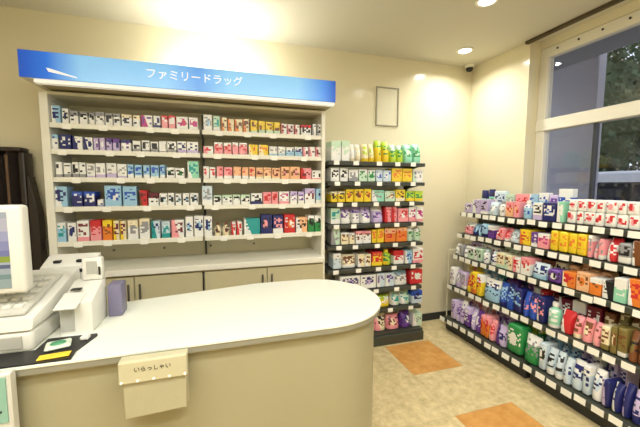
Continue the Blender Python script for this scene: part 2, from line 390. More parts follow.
# ---------------------------------------------------------------- packaging prototypes
def carton_mesh(w, h, d, m):
    mb = MB().box(-w/2, w/2, 0, d, 0, h, m, min(.0018, w*.05))
    return mb.mesh('carton')
def sbox(w, h, d, pinch, n=8, puff=.16):
    """a soft grid-built pouch: bottom gusset, puffed middle, top crimped flat"""
    bm = bmesh.new(); rows = 9; V = []
    for j in range(rows+1):
        t = j/rows; z = h*t
        dep = d*(1-.12*(2*t-1)**2) if not pinch else d*max(.07, (1-t**3.2)) * (1 if t > .08 else .92)
        wid = w*(1-(.03*math.sin(PI*t)))
        ring = []
        for k in range(n+1):
            a = k/n; ring.append(Vector((wid*(a-.5), d*.42-dep*.42*(.3+.7*max(0, math.sin(PI*a))**.32), z)))
        for k in range(n, -1, -1):
            a = k/n; ring.append(Vector((wid*(a-.5), d*.42+dep*.5*(.3+.7*max(0, math.sin(PI*a))**.32), z)))
        V.append([bm.verts.new(p) for p in ring])
    L = len(V[0])
    for j in range(rows):
        for k in range(L): bm.faces.new((V[j][k], V[j][(k+1) % L], V[j+1][(k+1) % L], V[j+1][k]))
    bm.faces.new(V[0][::-1]); bm.faces.new(V[-1])
    bmesh.ops.recalc_face_normals(bm, faces=bm.faces[:])
    return bm
def pouch_mesh(w, h, d, m, pinch=True):
    mb = MB(); mb.merge(sbox(w, h, d, pinch), m); return mb.mesh('pouch', True)
def pack_mesh(w, h, d, m):
    mb = MB().box(-w/2, w/2, 0, d, 0, h, m, min(w, h, d)*.22, 3)
    mb.box(-w*.3, w*.3, -.001, .0015, h*.35, h*.7, m)
    return mb.mesh('soft_pack', True)
def bottle_parts(w, h, d, m, capm):
    r = min(w, d*1.3)/2*.92; M_ = Matrix.Translation((0, r, 0)) @ Matrix.Diagonal((1, 1, 1, 1))
    body = MB().lathe([(0,0),(r*.94,0),(r,.006),(r,h*.62),(r*.9,h*.7),(r*.42,h*.78),(r*.42,h*.83),(0,h*.83)], 18, m, M_).mesh('bottle', True)
    cap = MB().lathe([(0,h*.831),(r*.5,h*.831),(r*.5,h*.95),(r*.44,h),(0,h)], 14, capm, M_).mesh('cap', True)
    return body, cap
KIND = {'c': ('carton', 'carton', 'cartons'), 'p': ('pouch', 'pouch', 'pouches'), 'k': ('soft_pack', 'soft pack', 'soft packs'), 'b': ('bottle', 'bottle', 'bottles')}
ORD = ['first', 'second', 'third', 'fourth', 'fifth', 'sixth', 'seventh', 'eighth', 'ninth', 'tenth', 'eleventh', 'twelfth']
CACHE, SEEN, TOTAL = {}, {}, {}
def product(kind, base, accent, ink, w, h, d, loc, rz, key, where, noun, group, style):
    kn, word, _ = KIND[kind]
    m = print_mat(base, accent, ink, style)
    ck = (kind, round(w, 3), round(h, 3), round(d, 3), m.name)
    if ck not in CACHE:
        CACHE[ck] = {'c': lambda: carton_mesh(w, h, d, m), 'p': lambda: pouch_mesh(w, h, d, m), 'k': lambda: pack_mesh(w, h, d, m),
            'b': lambda: bottle_parts(w, h, d, m, mat('cap '+accent, HUE[accent], .4))}[kind]()
    data = CACHE[ck]
    desc = base if accent == base else base+' and '+accent
    if ink not in (base, accent): mark = 'with %s print' % ink
    else: mark = 'with plain print'
    k = (key, kind, desc, mark); i = SEEN.get(k, 0); SEEN[k] = i+1
    n = TOTAL[k]
    txt = '%s %s %s' % (desc, word, mark)
    if n > 1: txt = ('leftmost ' if i == 0 else 'rightmost ' if i == n-1 else ORD[i]+' ')+txt+(' from left' if 0 < i < n-1 else '')
    txt += ', '+where
    if kind == 'b':
        o = link('bottle', data[0], None, loc, rz); link('cap', data[1], o)
    else: o = link(kn, data, None, loc, rz)
    tag(o, txt, word, group)
def stock(table, ax, rz, keyname, wheres, groups, depth):
    items = []
    for ti, (front, z, rows) in enumerate(table):
        for s, e, n, kind, base, accent, ink, h in rows:
            pitch = (e-s)/n
            st = R.choice((0,1,2,3)) if kind != 'k' else 3
            cuts = [s+pitch*(k+(R.uniform(-.14,.14) if 0 < k < n else 0)) for k in range(n+1)]
            for k in range(n):
                c = (cuts[k]+cuts[k+1])/2; w = round((abs(cuts[k+1]-cuts[k])-.004)*250)/250-.002
                hh = round(h*R.uniform(.95,1.03), 3); s2, b2, a2, k2, dd, tw = st, base, accent, kind, depth[ti]*(1 if kind != 'b' else .6), 0
                if ax == 1 and kind in 'pc':                    # the bagged goods stand less orderly
                    s2 = R.choice((0,1,2,3)); hh = round(h*R.uniform(.84, 1.03), 3)
                    if accent != 'white' and R.random() < .5: b2, a2 = accent, base
                    if R.random() < .22: a2 = 'white'
                    if kind == 'p' and R.random() < .4: k2 = 'k'
                if R.random() < .25: tw = R.uniform(-.05, .05)
                if ink in (b2,): s2 = 1
                items.append((ti, k2, b2, a2, ink, w if not tw else w-.004, hh, dd, c, front+R.uniform(0,.008), z+.0012, tw, s2))
    for it in items:
        ti, kind, base, accent, ink = it[:5]
        d_ = base if accent == base else base+' and '+accent
        mk = 'with %s print' % ink if ink not in (base, accent) else 'with plain print'
        kk = ((keyname, ti), kind, d_, mk); TOTAL[kk] = TOTAL.get(kk, 0)+1
    for ti, kind, base, accent, ink, w, h, dd, c, front, z, tw, st in items:
        loc = (c, front, z) if ax == 0 else (front, c, z)
        product(kind, base, accent, ink, w, h, dd, loc, rz+tw, (keyname, ti), wheres[ti], None, groups[ti], st)
CABINET_STOCK = [
  (-0.31, 1.79, [
    (-1.026, -0.970, 1, 'c', 'light blue', 'white', 'navy', 0.115),
    (-0.968, -0.927, 1, 'c', 'white', 'navy', 'black', 0.1),
    (-0.925, -0.633, 6, 'c', 'white', 'grey', 'black', 0.088),
    (-0.631, -0.513, 2, 'c', 'white', 'cream', 'black', 0.085),
    (-0.511, -0.440, 1, 'c', 'white', 'magenta', 'purple', 0.09),
    (-0.437, -0.390, 1, 'c', 'white', 'navy', 'navy', 0.09),
    (-0.387, -0.295, 2, 'c', 'pink', 'red', 'white', 0.095),
    (-0.292, -0.144, 2, 'c', 'white', 'red', 'magenta', 0.09),
    (-0.114, -0.049, 1, 'c', 'white', 'light blue', 'grey', 0.115),
    (-0.047, 0.006, 1, 'c', 'pale green', 'white', 'teal', 0.11),
    (0.009, 0.212, 4, 'c', 'cream', 'orange', 'brown', 0.1),
    (0.215, 0.445, 4, 'c', 'yellow', 'pale green', 'brown', 0.095),
    (0.448, 0.602, 3, 'c', 'white', 'pink', 'maroon', 0.085),
    (0.605, 0.691, 1, 'c', 'white', 'red', 'black', 0.085),
    (0.694, 0.773, 2, 'c', 'white', 'grey', 'black', 0.1),
  ]),
  (-0.31, 1.625, [
    (-1.030, -0.995, 1, 'c', 'white', 'light blue', 'navy', 0.1),
    (-0.993, -0.919, 1, 'c', 'navy', 'navy', 'white', 0.1),
    (-0.917, -0.802, 2, 'c', 'white', 'navy', 'navy', 0.09),
    (-0.800, -0.728, 2, 'c', 'lilac', 'white', 'purple', 0.09),
    (-0.726, -0.646, 2, 'c', 'lilac', 'purple', 'navy', 0.085),
    (-0.644, -0.575, 1, 'c', 'white', 'navy', 'purple', 0.085),
    (-0.572, -0.294, 5, 'c', 'white', 'grey', 'black', 0.08),
    (-0.291, -0.149, 2, 'c', 'white', 'lilac', 'navy', 0.085),
    (-0.119, -0.046, 1, 'c', 'white', 'pink', 'red', 0.06),
    (-0.044, 0.195, 4, 'c', 'pink', 'white', 'red', 0.09),
    (0.198, 0.351, 2, 'c', 'yellow', 'cream', 'orange', 0.085),
    (0.354, 0.483, 2, 'c', 'white', 'light blue', 'grey', 0.075),
    (0.486, 0.618, 2, 'c', 'light blue', 'white', 'navy', 0.075),
    (0.621, 0.774, 3, 'c', 'white', 'pink', 'maroon', 0.08),
  ]),
  (-0.31, 1.447, [
    (-1.019, -0.851, 4, 'c', 'white', 'grey', 'black', 0.1),
    (-0.849, -0.612, 4, 'c', 'white', 'lilac', 'grey', 0.1),
    (-0.610, -0.371, 5, 'c', 'light blue', 'white', 'blue', 0.095),
    (-0.368, -0.247, 2, 'c', 'white', 'green', 'black', 0.08),
    (-0.231, -0.147, 1, 'c', 'mint', 'white', 'teal', 0.13),
    (-0.124, -0.037, 2, 'c', 'white', 'pink', 'red', 0.09),
    (-0.034, 0.083, 2, 'c', 'pink', 'white', 'red', 0.09),
    (0.086, 0.251, 3, 'c', 'peach', 'white', 'red', 0.095),
    (0.254, 0.442, 3, 'c', 'peach', 'cream', 'maroon', 0.09),
    (0.445, 0.601, 2, 'c', 'peach', 'pink', 'brown', 0.1),
    (0.604, 0.691, 1, 'c', 'pink', 'red', 'maroon', 0.09),
    (0.694, 0.774, 1, 'c', 'white', 'pink', 'black', 0.075),
  ]),
  (-0.31, 1.255, [
    (-1.041, -0.961, 1, 'c', 'light blue', 'white', 'navy', 0.135),
    (-0.943, -0.804, 2, 'c', 'navy', 'blue', 'white', 0.1),
    (-0.801, -0.757, 1, 'c', 'white', 'blue', 'navy', 0.05),
    (-0.755, -0.651, 1, 'c', 'light blue', 'white', 'blue', 0.14),
    (-0.648, -0.554, 1, 'c', 'light blue', 'light blue', 'blue', 0.135),
    (-0.545, -0.492, 1, 'c', 'red', 'brown', 'maroon', 0.11),
    (-0.489, -0.422, 1, 'c', 'white', 'maroon', 'black', 0.09),
    (-0.420, -0.159, 5, 'c', 'white', 'light blue', 'black', 0.09),
    (-0.136, -0.062, 1, 'c', 'pale blue', 'white', 'grey', 0.14),
    (-0.060, 0.211, 4, 'c', 'white', 'pale green', 'black', 0.075),
    (0.214, 0.301, 1, 'c', 'white', 'navy', 'black', 0.09),
    (0.304, 0.425, 2, 'c', 'pink', 'red', 'red', 0.1),
    (0.428, 0.512, 1, 'c', 'white', 'pink', 'magenta', 0.1),
    (0.515, 0.633, 2, 'c', 'white', 'lilac', 'purple', 0.1),
    (0.637, 0.724, 1, 'c', 'white', 'lilac', 'maroon', 0.13),
    (0.728, 0.775, 1, 'c', 'light blue', 'white', 'navy', 0.12),
  ]),
  (-0.31, 1.025, [
    (-1.049, -0.979, 1, 'c', 'light blue', 'white', 'teal', 0.135),
    (-0.977, -0.923, 1, 'c', 'white', 'navy', 'navy', 0.13),
    (-0.921, -0.850, 1, 'c', 'white', 'pink', 'maroon', 0.14),
    (-0.847, -0.780, 1, 'c', 'pink', 'red', 'red', 0.14),
    (-0.778, -0.715, 1, 'c', 'orange', 'yellow', 'brown', 0.14),
    (-0.713, -0.631, 2, 'c', 'cream', 'yellow', 'maroon', 0.135),
    (-0.628, -0.482, 2, 'c', 'white', 'cream', 'grey', 0.14),
    (-0.479, -0.418, 1, 'c', 'pale blue', 'teal', 'navy', 0.13),
    (-0.415, -0.353, 1, 'c', 'pale blue', 'teal', 'teal', 0.125),
    (-0.350, -0.260, 1, 'c', 'white', 'pink', 'maroon', 0.13),
    (-0.257, -0.068, 3, 'c', 'white', 'light blue', 'navy', 0.15),
    (-0.058, 0.060, 2, 'b', 'cream', 'brown', 'black', 0.1),
    (0.063, 0.148, 2, 'c', 'white', 'red', 'red', 0.1),
    (0.158, 0.283, 1, 'c', 'teal', 'white', 'teal', 0.125),
    (0.286, 0.376, 1, 'c', 'navy', 'pink', 'black', 0.15),
    (0.379, 0.462, 1, 'c', 'navy', 'white', 'pink', 0.15),
    (0.466, 0.559, 1, 'c', 'red', 'orange', 'white', 0.145),
    (0.562, 0.658, 1, 'c', 'peach', 'white', 'black', 0.12),
    (0.661, 0.776, 2, 'c', 'green', 'white', 'black', 0.14),
  ]),
]
WALL_SHELF_STOCK = [
  (-0.3, 1.605, [
    (0.857, 1.028, 2, 'c', 'white', 'pale green', 'pale green', 0.16),
    (1.031, 1.136, 2, 'p', 'white', 'cream', 'cream', 0.14),
    (1.139, 1.255, 2, 'p', 'cream', 'yellow', 'lime', 0.15),
    (1.259, 1.398, 2, 'p', 'yellow', 'lime', 'green', 0.18),
    (1.401, 1.534, 2, 'p', 'lime', 'pale green', 'green', 0.15),
    (1.538, 1.716, 2, 'p', 'mint', 'pale green', 'green', 0.16),
  ]),
  (-0.3, 1.437, [
    (0.858, 0.932, 1, 'c', 'white', 'white', 'black', 0.11),
    (0.936, 1.012, 1, 'c', 'white', 'white', 'black', 0.11),
    (1.015, 1.102, 1, 'c', 'white', 'grey', 'grey', 0.1),
    (1.105, 1.259, 2, 'c', 'pale green', 'white', 'green', 0.1),
    (1.262, 1.411, 2, 'c', 'pale blue', 'white', 'blue', 0.1),
    (1.415, 1.619, 2, 'c', 'yellow', 'yellow', 'orange', 0.12),
    (1.623, 1.732, 1, 'c', 'white', 'pale green', 'grey', 0.11),
  ]),
  (-0.3, 1.265, [
    (0.859, 0.987, 2, 'c', 'yellow', 'cream', 'black', 0.09),
    (0.990, 1.224, 3, 'c', 'yellow', 'orange', 'brown', 0.11),
    (1.228, 1.348, 1, 'c', 'mint', 'white', 'grey', 0.1),
    (1.351, 1.455, 1, 'c', 'pale green', 'cream', 'brown', 0.09),
    (1.458, 1.554, 1, 'c', 'yellow', 'cream', 'black', 0.1),
    (1.558, 1.738, 2, 'c', 'lime', 'yellow', 'green', 0.09),
  ]),
  (-0.3, 1.083, [
    (0.860, 0.944, 1, 'c', 'pale green', 'white', 'teal', 0.14),
    (0.948, 1.237, 3, 'p', 'white', 'lilac', 'purple', 0.135),
    (1.241, 1.352, 1, 'p', 'lilac', 'white', 'purple', 0.135),
    (1.355, 1.479, 2, 'c', 'pink', 'red', 'red', 0.14),
    (1.483, 1.589, 1, 'c', 'pink', 'white', 'red', 0.12),
    (1.593, 1.744, 2, 'c', 'white', 'pink', 'magenta', 0.13),
  ]),
  (-0.3, 0.907, [
    (0.861, 0.946, 1, 'c', 'pale green', 'grey', 'grey', 0.14),
    (0.949, 1.081, 2, 'c', 'cream', 'white', 'brown', 0.1),
    (1.085, 1.231, 2, 'c', 'white', 'pink', 'brown', 0.105),
    (1.234, 1.355, 2, 'c', 'yellow', 'orange', 'orange', 0.12),
    (1.359, 1.584, 2, 'c', 'orange', 'peach', 'red', 0.13),
    (1.588, 1.740, 2, 'b', 'pale green', 'white', 'green', 0.16),
  ]),
  (-0.3, 0.703, [
    (0.880, 0.956, 1, 'c', 'pale blue', 'white', 'grey', 0.13),
    (0.960, 1.103, 1, 'p', 'cream', 'white', 'brown', 0.11),
    (1.106, 1.234, 2, 'c', 'cream', 'white', 'brown', 0.11),
    (1.238, 1.340, 1, 'c', 'red', 'yellow', 'yellow', 0.13),
    (1.344, 1.449, 1, 'b', 'lime', 'yellow', 'green', 0.13),
    (1.453, 1.560, 1, 'c', 'white', 'red', 'red', 0.12),
    (1.564, 1.642, 1, 'c', 'light blue', 'white', 'blue', 0.12),
    (1.646, 1.757, 1, 'c', 'white', 'pink', 'red', 0.13),
  ]),
  (-0.3, 0.509, [
    (0.944, 1.286, 2, 'c', 'white', 'lilac', 'navy', 0.12),
    (1.290, 1.464, 2, 'c', 'pale blue', 'white', 'purple', 0.12),
    (1.468, 1.617, 1, 'p', 'white', 'light blue', 'grey', 0.12),
    (1.621, 1.753, 1, 'c', 'red', 'white', 'white', 0.13),
  ]),
  (-0.3, 0.325, [
    (1.037, 1.270, 1, 'c', 'cream', 'white', 'brown', 0.1),
    (1.284, 1.438, 1, 'p', 'yellow', 'lime', 'white', 0.1),
    (1.442, 1.643, 2, 'p', 'pale green', 'white', 'teal', 0.11),
    (1.647, 1.760, 1, 'c', 'pale blue', 'blue', 'navy', 0.12),
  ]),
  (-0.3, 0.105, [
    (1.133, 1.274, 1, 'p', 'cream', 'white', 'brown', 0.13),
    (1.278, 1.403, 1, 'p', 'cream', 'pink', 'black', 0.14),
    (1.407, 1.545, 1, 'p', 'pink', 'cream', 'maroon', 0.13),
    (1.550, 1.660, 1, 'p', 'purple', 'white', 'navy', 0.14),
    (1.665, 1.767, 1, 'c', 'pale green', 'white', 'grey', 0.12),
  ]),
]
GONDOLA_STOCK = [
  (2.25, 1.15, [
    (-0.223, -0.323, 1, 'c', 'white', 'lilac', 'black', 0.1),
    (-0.328, -0.503, 2, 'c', 'lilac', 'white', 'black', 0.13),
    (-0.508, -0.602, 1, 'p', 'pale blue', 'white', 'grey', 0.12),
    (-0.606, -0.694, 1, 'b', 'white', 'grey', 'grey', 0.12),
    (-0.698, -0.827, 2, 'c', 'pink', 'peach', 'red', 0.13),
    (-0.831, -0.939, 1, 'b', 'light blue', 'white', 'blue', 0.14),
    (-0.943, -1.020, 1, 'c', 'white', 'lilac', 'black', 0.13),
    (-1.023, -1.124, 1, 'c', 'navy', 'blue', 'white', 0.13),
    (-1.127, -1.180, 1, 'c', 'mint', 'white', 'white', 0.14),
  ]),
  (2.25, 1.15, [
    (-1.189, -1.599, 7, 'k', 'white', 'pink', 'red', 0.085),
  ]),
  (2.25, 1.235, [
    (-1.204, -1.593, 7, 'k', 'white', 'pink', 'red', 0.08),
  ]),
  (2.37, 1.15, [
    (-0.286, -0.450, 2, 'p', 'mint', 'navy', 'black', 0.24),
    (-0.454, -0.581, 1, 'p', 'pale blue', 'white', 'navy', 0.22),
    (-0.585, -0.672, 1, 'c', 'pale green', 'white', 'grey', 0.2),
    (-0.676, -0.804, 1, 'c', 'peach', 'pink', 'red', 0.22),
    (-0.807, -0.964, 2, 'c', 'light blue', 'white', 'blue', 0.22),
    (-0.967, -1.041, 1, 'p', 'lilac', 'white', 'purple', 0.21),
    (-1.044, -1.148, 1, 'c', 'navy', 'blue', 'white', 0.23),
  ]),
  (2.22, 0.95, [
    (-0.242, -0.355, 1, 'p', 'pink', 'maroon', 'maroon', 0.12),
    (-0.360, -0.546, 3, 'p', 'light blue', 'navy', 'navy', 0.12),
    (-0.551, -0.622, 1, 'c', 'navy', 'purple', 'black', 0.11),
    (-0.627, -0.754, 3, 'p', 'pink', 'white', 'red', 0.11),
    (-0.758, -0.866, 1, 'p', 'pale blue', 'white', 'grey', 0.11),
    (-0.870, -0.961, 1, 'c', 'orange', 'yellow', 'red', 0.12),
    (-0.964, -1.018, 1, 'c', 'purple', 'white', 'white', 0.11),
    (-1.021, -1.109, 1, 'c', 'white', 'pink', 'magenta', 0.11),
    (-1.112, -1.354, 4, 'k', 'yellow', 'yellow', 'orange', 0.14),
    (-1.356, -1.451, 3, 'p', 'pink', 'white', 'grey', 0.14),
    (-1.453, -1.519, 1, 'p', 'red', 'white', 'white', 0.14),
    (-1.521, -1.588, 1, 'p', 'grey', 'white', 'black', 0.13),
    (-1.589, -1.634, 1, 'p', 'peach', 'brown', 'brown', 0.15),
  ]),
  (2.17, 0.735, [
    (-0.200, -0.373, 3, 'p', 'white', 'grey', 'grey', 0.12),
    (-0.378, -0.543, 2, 'c', 'pale green', 'white', 'black', 0.12),
    (-0.548, -0.706, 2, 'b', 'white', 'pale blue', 'navy', 0.12),
    (-0.710, -0.861, 2, 'c', 'cream', 'pale green', 'brown', 0.12),
    (-0.865, -1.017, 2, 'c', 'white', 'pink', 'red', 0.13),
    (-1.020, -1.140, 1, 'p', 'pale blue', 'light blue', 'navy', 0.11),
    (-1.143, -1.246, 1, 'p', 'brown', 'purple', 'black', 0.11),
    (-1.248, -1.336, 1, 'c', 'cream', 'orange', 'red', 0.1),
    (-1.338, -1.486, 2, 'c', 'peach', 'orange', 'brown', 0.12),
    (-1.488, -1.548, 1, 'c', 'white', 'black', 'black', 0.12),
    (-1.550, -1.612, 1, 'c', 'mint', 'white', 'white', 0.15),
    (-1.614, -1.680, 1, 'c', 'orange', 'red', 'red', 0.16),
  ]),
  (2.29, 0.735, [
    (-0.282, -0.641, 3, 'c', 'white', 'lilac', 'maroon', 0.15),
    (-0.645, -0.924, 3, 'p', 'pale green', 'white', 'brown', 0.15),
    (-0.927, -1.192, 3, 'c', 'brown', 'cream', 'black', 0.13),
    (-1.195, -1.466, 4, 'p', 'peach', 'cream', 'brown', 0.15),
  ]),
  (2.13, 0.44, [
    (-0.200, -0.410, 3, 'p', 'white', 'lilac', 'grey', 0.18),
    (-0.415, -0.603, 3, 'p', 'yellow', 'orange', 'red', 0.2),
    (-0.607, -0.773, 1, 'p', 'teal', 'light blue', 'navy', 0.2),
    (-0.777, -0.995, 3, 'p', 'blue', 'navy', 'light blue', 0.2),
    (-0.998, -1.176, 3, 'p', 'navy', 'blue', 'pink', 0.2),
    (-1.179, -1.268, 1, 'b', 'mint', 'white', 'white', 0.17),
    (-1.271, -1.359, 1, 'p', 'white', 'red', 'red', 0.16),
    (-1.361, -1.521, 3, 'p', 'cream', 'pink', 'brown', 0.15),
    (-1.523, -1.655, 3, 'p', 'olive', 'cream', 'brown', 0.17),
    (-1.657, -1.786, 3, 'p', 'brown', 'olive', 'black', 0.17),
  ]),
  (2.26, 0.44, [
    (-0.252, -0.465, 3, 'p', 'orange', 'yellow', 'white', 0.22),
    (-0.470, -0.688, 3, 'p', 'light blue', 'teal', 'white', 0.24),
    (-0.692, -0.968, 4, 'p', 'navy', 'purple', 'pink', 0.22),
    (-0.971, -1.170, 3, 'p', 'red', 'maroon', 'white', 0.2),
    (-1.173, -1.450, 3, 'c', 'maroon', 'brown', 'white', 0.2),
    (-1.452, -1.629, 3, 'p', 'brown', 'olive', 'cream', 0.22),
  ]),
  (2.08, 0.14, [
    (-0.289, -0.459, 3, 'p', 'lilac', 'white', 'purple', 0.2),
    (-0.464, -0.651, 3, 'p', 'purple', 'lilac', 'white', 0.2),
    (-0.655, -0.801, 3, 'p', 'pink', 'orange', 'red', 0.2),
    (-0.805, -0.917, 1, 'p', 'lilac', 'purple', 'navy', 0.17),
    (-0.921, -1.058, 1, 'p', 'green', 'white', 'white', 0.22),
    (-1.061, -1.184, 1, 'p', 'green', 'white', 'grey', 0.22),
    (-1.187, -1.351, 3, 'p', 'pale blue', 'white', 'black', 0.18),
    (-1.354, -1.583, 4, 'p', 'white', 'pale blue', 'navy', 0.18),
    (-1.585, -1.771, 4, 'p', 'lilac', 'navy', 'navy', 0.18),
    (-1.773, -1.890, 3, 'p', 'pale green', 'navy', 'white', 0.18),
  ]),
  (2.23, 0.14, [
    (-0.330, -0.629, 4, 'p', 'pink', 'purple', 'white', 0.23),
    (-0.633, -0.881, 3, 'p', 'white', 'lilac', 'purple', 0.22),
    (-0.884, -1.093, 3, 'p', 'green', 'lime', 'white', 0.24),
    (-1.096, -1.340, 4, 'p', 'light blue', 'white', 'navy', 0.22),
    (-1.343, -1.619, 6, 'p', 'lilac', 'white', 'navy', 0.22),
  ]),
]
lv = ['top', 'second', 'third', 'fourth', 'bottom']
stock(CABINET_STOCK, 0, 0, 'cab', [l+' shelf under blue sign' for l in lv], ['cartons on the %s shelf of the wall cabinet' % l for l in lv], [.1]*5)
lv = ['top', 'second', 'third', 'fourth', 'fifth', 'sixth', 'seventh', 'eighth', 'base']
stock(WALL_SHELF_STOCK, 0, 0, 'wsh', [l+' shelf of black shelving' for l in lv], ['goods on the %s shelf of the black steel shelving' % l for l in lv], [.14]*9)
wh = ['top window shelf', 'lower layer, top window shelf', 'upper layer, top window shelf', 'rear row, top window shelf', 'second window shelf', 'third window shelf',
      'rear row, third window shelf', 'fourth window shelf', 'rear row, fourth window shelf', 'base window shelf', 'rear row, base window shelf']
stock(GONDOLA_STOCK, 1, -PI/2, 'gon', wh, ['goods on the '+w.replace(',', ' of the') for w in wh], [.09, .1, .1, .05, .16, .11, .085, .11, .11, .12, .12])

# ---------------------------------------------------------------- the counter with the round end
cn = thing('service_counter', 'long beige counter with white top and rounded right end', 'counter', (0, -1.46, 0))
co = Vector((0, 1.46, 0))
def outline(ins):
    cx, cy, r = .382, -1.455, .297
    pts = [(-1.6, cy-r+ins), (cx, cy-r+ins)]
    for k in range(1, 24):
        a = -PI/2+PI*k/24; pts.append((cx+(r-ins)*math.cos(a), cy+(r-ins)*math.sin(a)))
    pts += [(cx, cy+r-ins), (.15, cy+r-ins), (-.45, -1.275-ins), (-1.6, -1.33-ins)]
    return pts
q = MB().prism(outline(0), .891, .9, top_m, .002).build('counter_top', cn); q.location = co
q = MB().prism(outline(.003), .872, .8905, edge_m).build('edge_band', cn); q.location = co
q = MB().prism(outline(.028), .0, .8715, beige_m).build('body_panel', cn, smooth=True); q.location = co

# paper holder hung on the counter front
hd = thing('leaflet_holder', 'pale cream pocket holder with dark lettering hung on the counter front', 'holder', (-.2, -1.7525, .72))
hm = mat('cream card', (188,182,150), .6, var=.04, vscale=12); hm2 = mat('cream fabric', (168,162,132), .7, var=.05, vscale=20, bump=.3, bscale=120)
MB().box(-.087, .088, -.012, -.001, .0, .158, hm2, .003).build('back_board', hd)
MB().prism([(-.083,0),(.085,.006),(.087,.112),(-.085,.112)], .0125, .045, hm2, .004, Matrix(((1,0,0,0),(0,0,-1,0),(0,1,0,0),(0,0,0,1)))).build('pocket', hd)
MB().box(-.092, .09, -.054, -.046, .112, .178, hm, .003).box(-.092,.09,-.046,-.0125,.168,.178,hm,.002).build('header_flap', hd)
inkm = mat('dark ink', (36,32,34), .6)
for k, ch in enumerate('いらっしゃい'): lettering(ch, .0165, .0005, inkm, 'letter', hd, (-.003+(k-2.5)*.0165, -.0548, .152), (PI/2, 0, 0))
for k in range(5): MB().lathe([(0,0),(.004,0),(.003,.003),(0,.0035)], 10, tag_m, Matrix.Translation((-.085+.042*k, -.0541, .119)) @ Matrix.Rotation(PI/2, 4, 'X')).build('stud', hd)

# leaflets hung at the left end of the counter front
lf = thing('leaflet_rack', 'white leaflet rack with green leaflets at the left counter edge', 'rack', (-.64, -1.7545, .598))
MB().box(-.1, .09, -.03, 0, 0, .305, mat('frosted plastic', (206,206,196), .3), .004).build('rack_body', lf)
gp = mat('green leaflet', (134,176,160), .5, var=.15, vscale=25)
MB().box(-.09, .082, -.0335, -.031, .17, .295, gp).build('leaflet', lf)
MB().box(-.09, .084, -.0335, -.031, .01, .15, mat('pale leaflet', (200,198,184), .5, var=.15, vscale=30)).build('leaflet', lf)
MB().prism([(-.03,.2),(.0,.192),(.04,.194),(.07,.206),(.07,.2),(.04,.187),(0,.185),(-.03,.194)], .0336, .0345, inkm, 0, Matrix(((1,0,0,0),(0,0,-1,0),(0,1,0,0),(0,0,0,1)))).build('printed_curve', lf)

# ---------------------------------------------------------------- things on the counter
Z = .9005
mt = tag(MB().prism([(-1.1,-1.748),(-.425,-1.748),(-.43,-1.70),(-.405,-1.60),(-.41,-1.585),(-.548,-1.585),(-.548,-1.66),(-1.1,-1.66)], Z, Z+.004, black_m).build('rubber_mat'),
  'black rubber mat on the counter in front of the cash register', 'mat')
cd = thing('coin_tray', 'small green and white coin tray on the black mat', 'tray', (-.492, -1.655, Z+.0045), .3)
MB().box(-.032, .032, -.028, .028, 0, .010, mat('pale tray', (206,216,200), .4), .004).build('tray_body', cd)
MB().lathe([(0,.0101),(.019,.0101),(.016,.014),(.006,.0155),(0,.0155)], 16, mat('green pad', (70,140,100), .5), Matrix.Diagonal((1.1,.8,1,1))).build('pad', cd)
yc = tag(MB().box(-.038, .038, -.014, .014, 0, .004, mat('yellow card', (228,198,50), .5, var=.3, vscale=60), .001).build('notice_card', None, (-.475, -1.722, Z+.0045)),
  'small yellow card lying on the black mat at the counter edge', 'card'); yc.rotation_euler.z = .12
pn = tag(MB().box(-.012,.012,-.012,.012,0,.012, pos_m,.003).build('stamp', None, (-.432, -1.622, Z+.0045)), 'tiny white block at the right corner of the black mat', 'stamp')

# cash register
rg = thing('cash_register', 'off-white cash register with drawer and sloped keyboard at the left', 'cash register', (-.78, -1.50, Z))
MB().box(-.24, .225, -.155, .175, 0, .062, pos_m, .012, 3).build('cash_drawer', rg, smooth=True)
dr = rg.children[0]
MB().box(-.2, .2, -.1595, -.155, .012, .05, pos2_m, .002).build('drawer_front', dr)
MB().prism([(-.158,.066),(-.15,.1),(-.02,.125),(.175,.17),(.2,.17),(.2,.066)], -.235, .228, pos_m, .008, Matrix(((0,0,1,0),(1,0,0,0),(0,1,0,0),(0,0,0,1)))).build('register_body', rg, smooth=True)
kb = MB().prism([(-.135,.1083),(.12,.1618),(.12,.168),(-.135,.115)], -.06, .2, pos2_m, 0, Matrix(((0,0,1,0),(1,0,0,0),(0,1,0,0),(0,0,0,1)))).build('keyboard', rg)
rk = MB()
for i in range(8):
    for j in range(5):
        y = -.11+j*.045; zz = .1083+(y+.135)*.2098
        rk.box(-.05+i*.03, -.028+i*.03, y, y+.03, zz+.007, zz+.017, pos_m, .002)
rk.build('keys', kb)
kb.data.materials[0] = mat('pale keyboard deck', (196,195,186), .45)
mn = thing('monitor', 'white monitor with a blue and green screen on the cash register', 'monitor', (-.74, -1.602, 1.016))
MB().box(-.17, .162, -.02, .03, .055, .325, pos_m, .012, 3).build('housing', mn, smooth=True)
sm = bpy.data.materials.new('lit screen'); sm.use_nodes = True
nt = sm.node_tree; b = nt.nodes['Principled BSDF']; b.inputs['Roughness'].default_value = .2
tc = nt.nodes.new('ShaderNodeTexCoord'); sp = nt.nodes.new('ShaderNodeSeparateXYZ'); nt.links.new(tc.outputs['Generated'], sp.inputs[0])
rp = nt.nodes.new('ShaderNodeValToRGB'); rp.color_ramp.interpolation = 'CONSTANT'; e = rp.color_ramp.elements
e[0].position = 0; e[0].color = lin((190,205,190)); e[1].position = .12; e[1].color = lin((150,180,165))
for p, c in ((.18,(205,212,205)), (.26,(110,120,150)), (.31,(215,220,215)), (.34,(178,196,60)), (.42,(150,150,195)), (.5,(176,174,212)), (.62,(205,200,225)), (.75,(236,228,228)), (.92,(214,216,214))):
    q = e.new(p); q.color = lin(c)
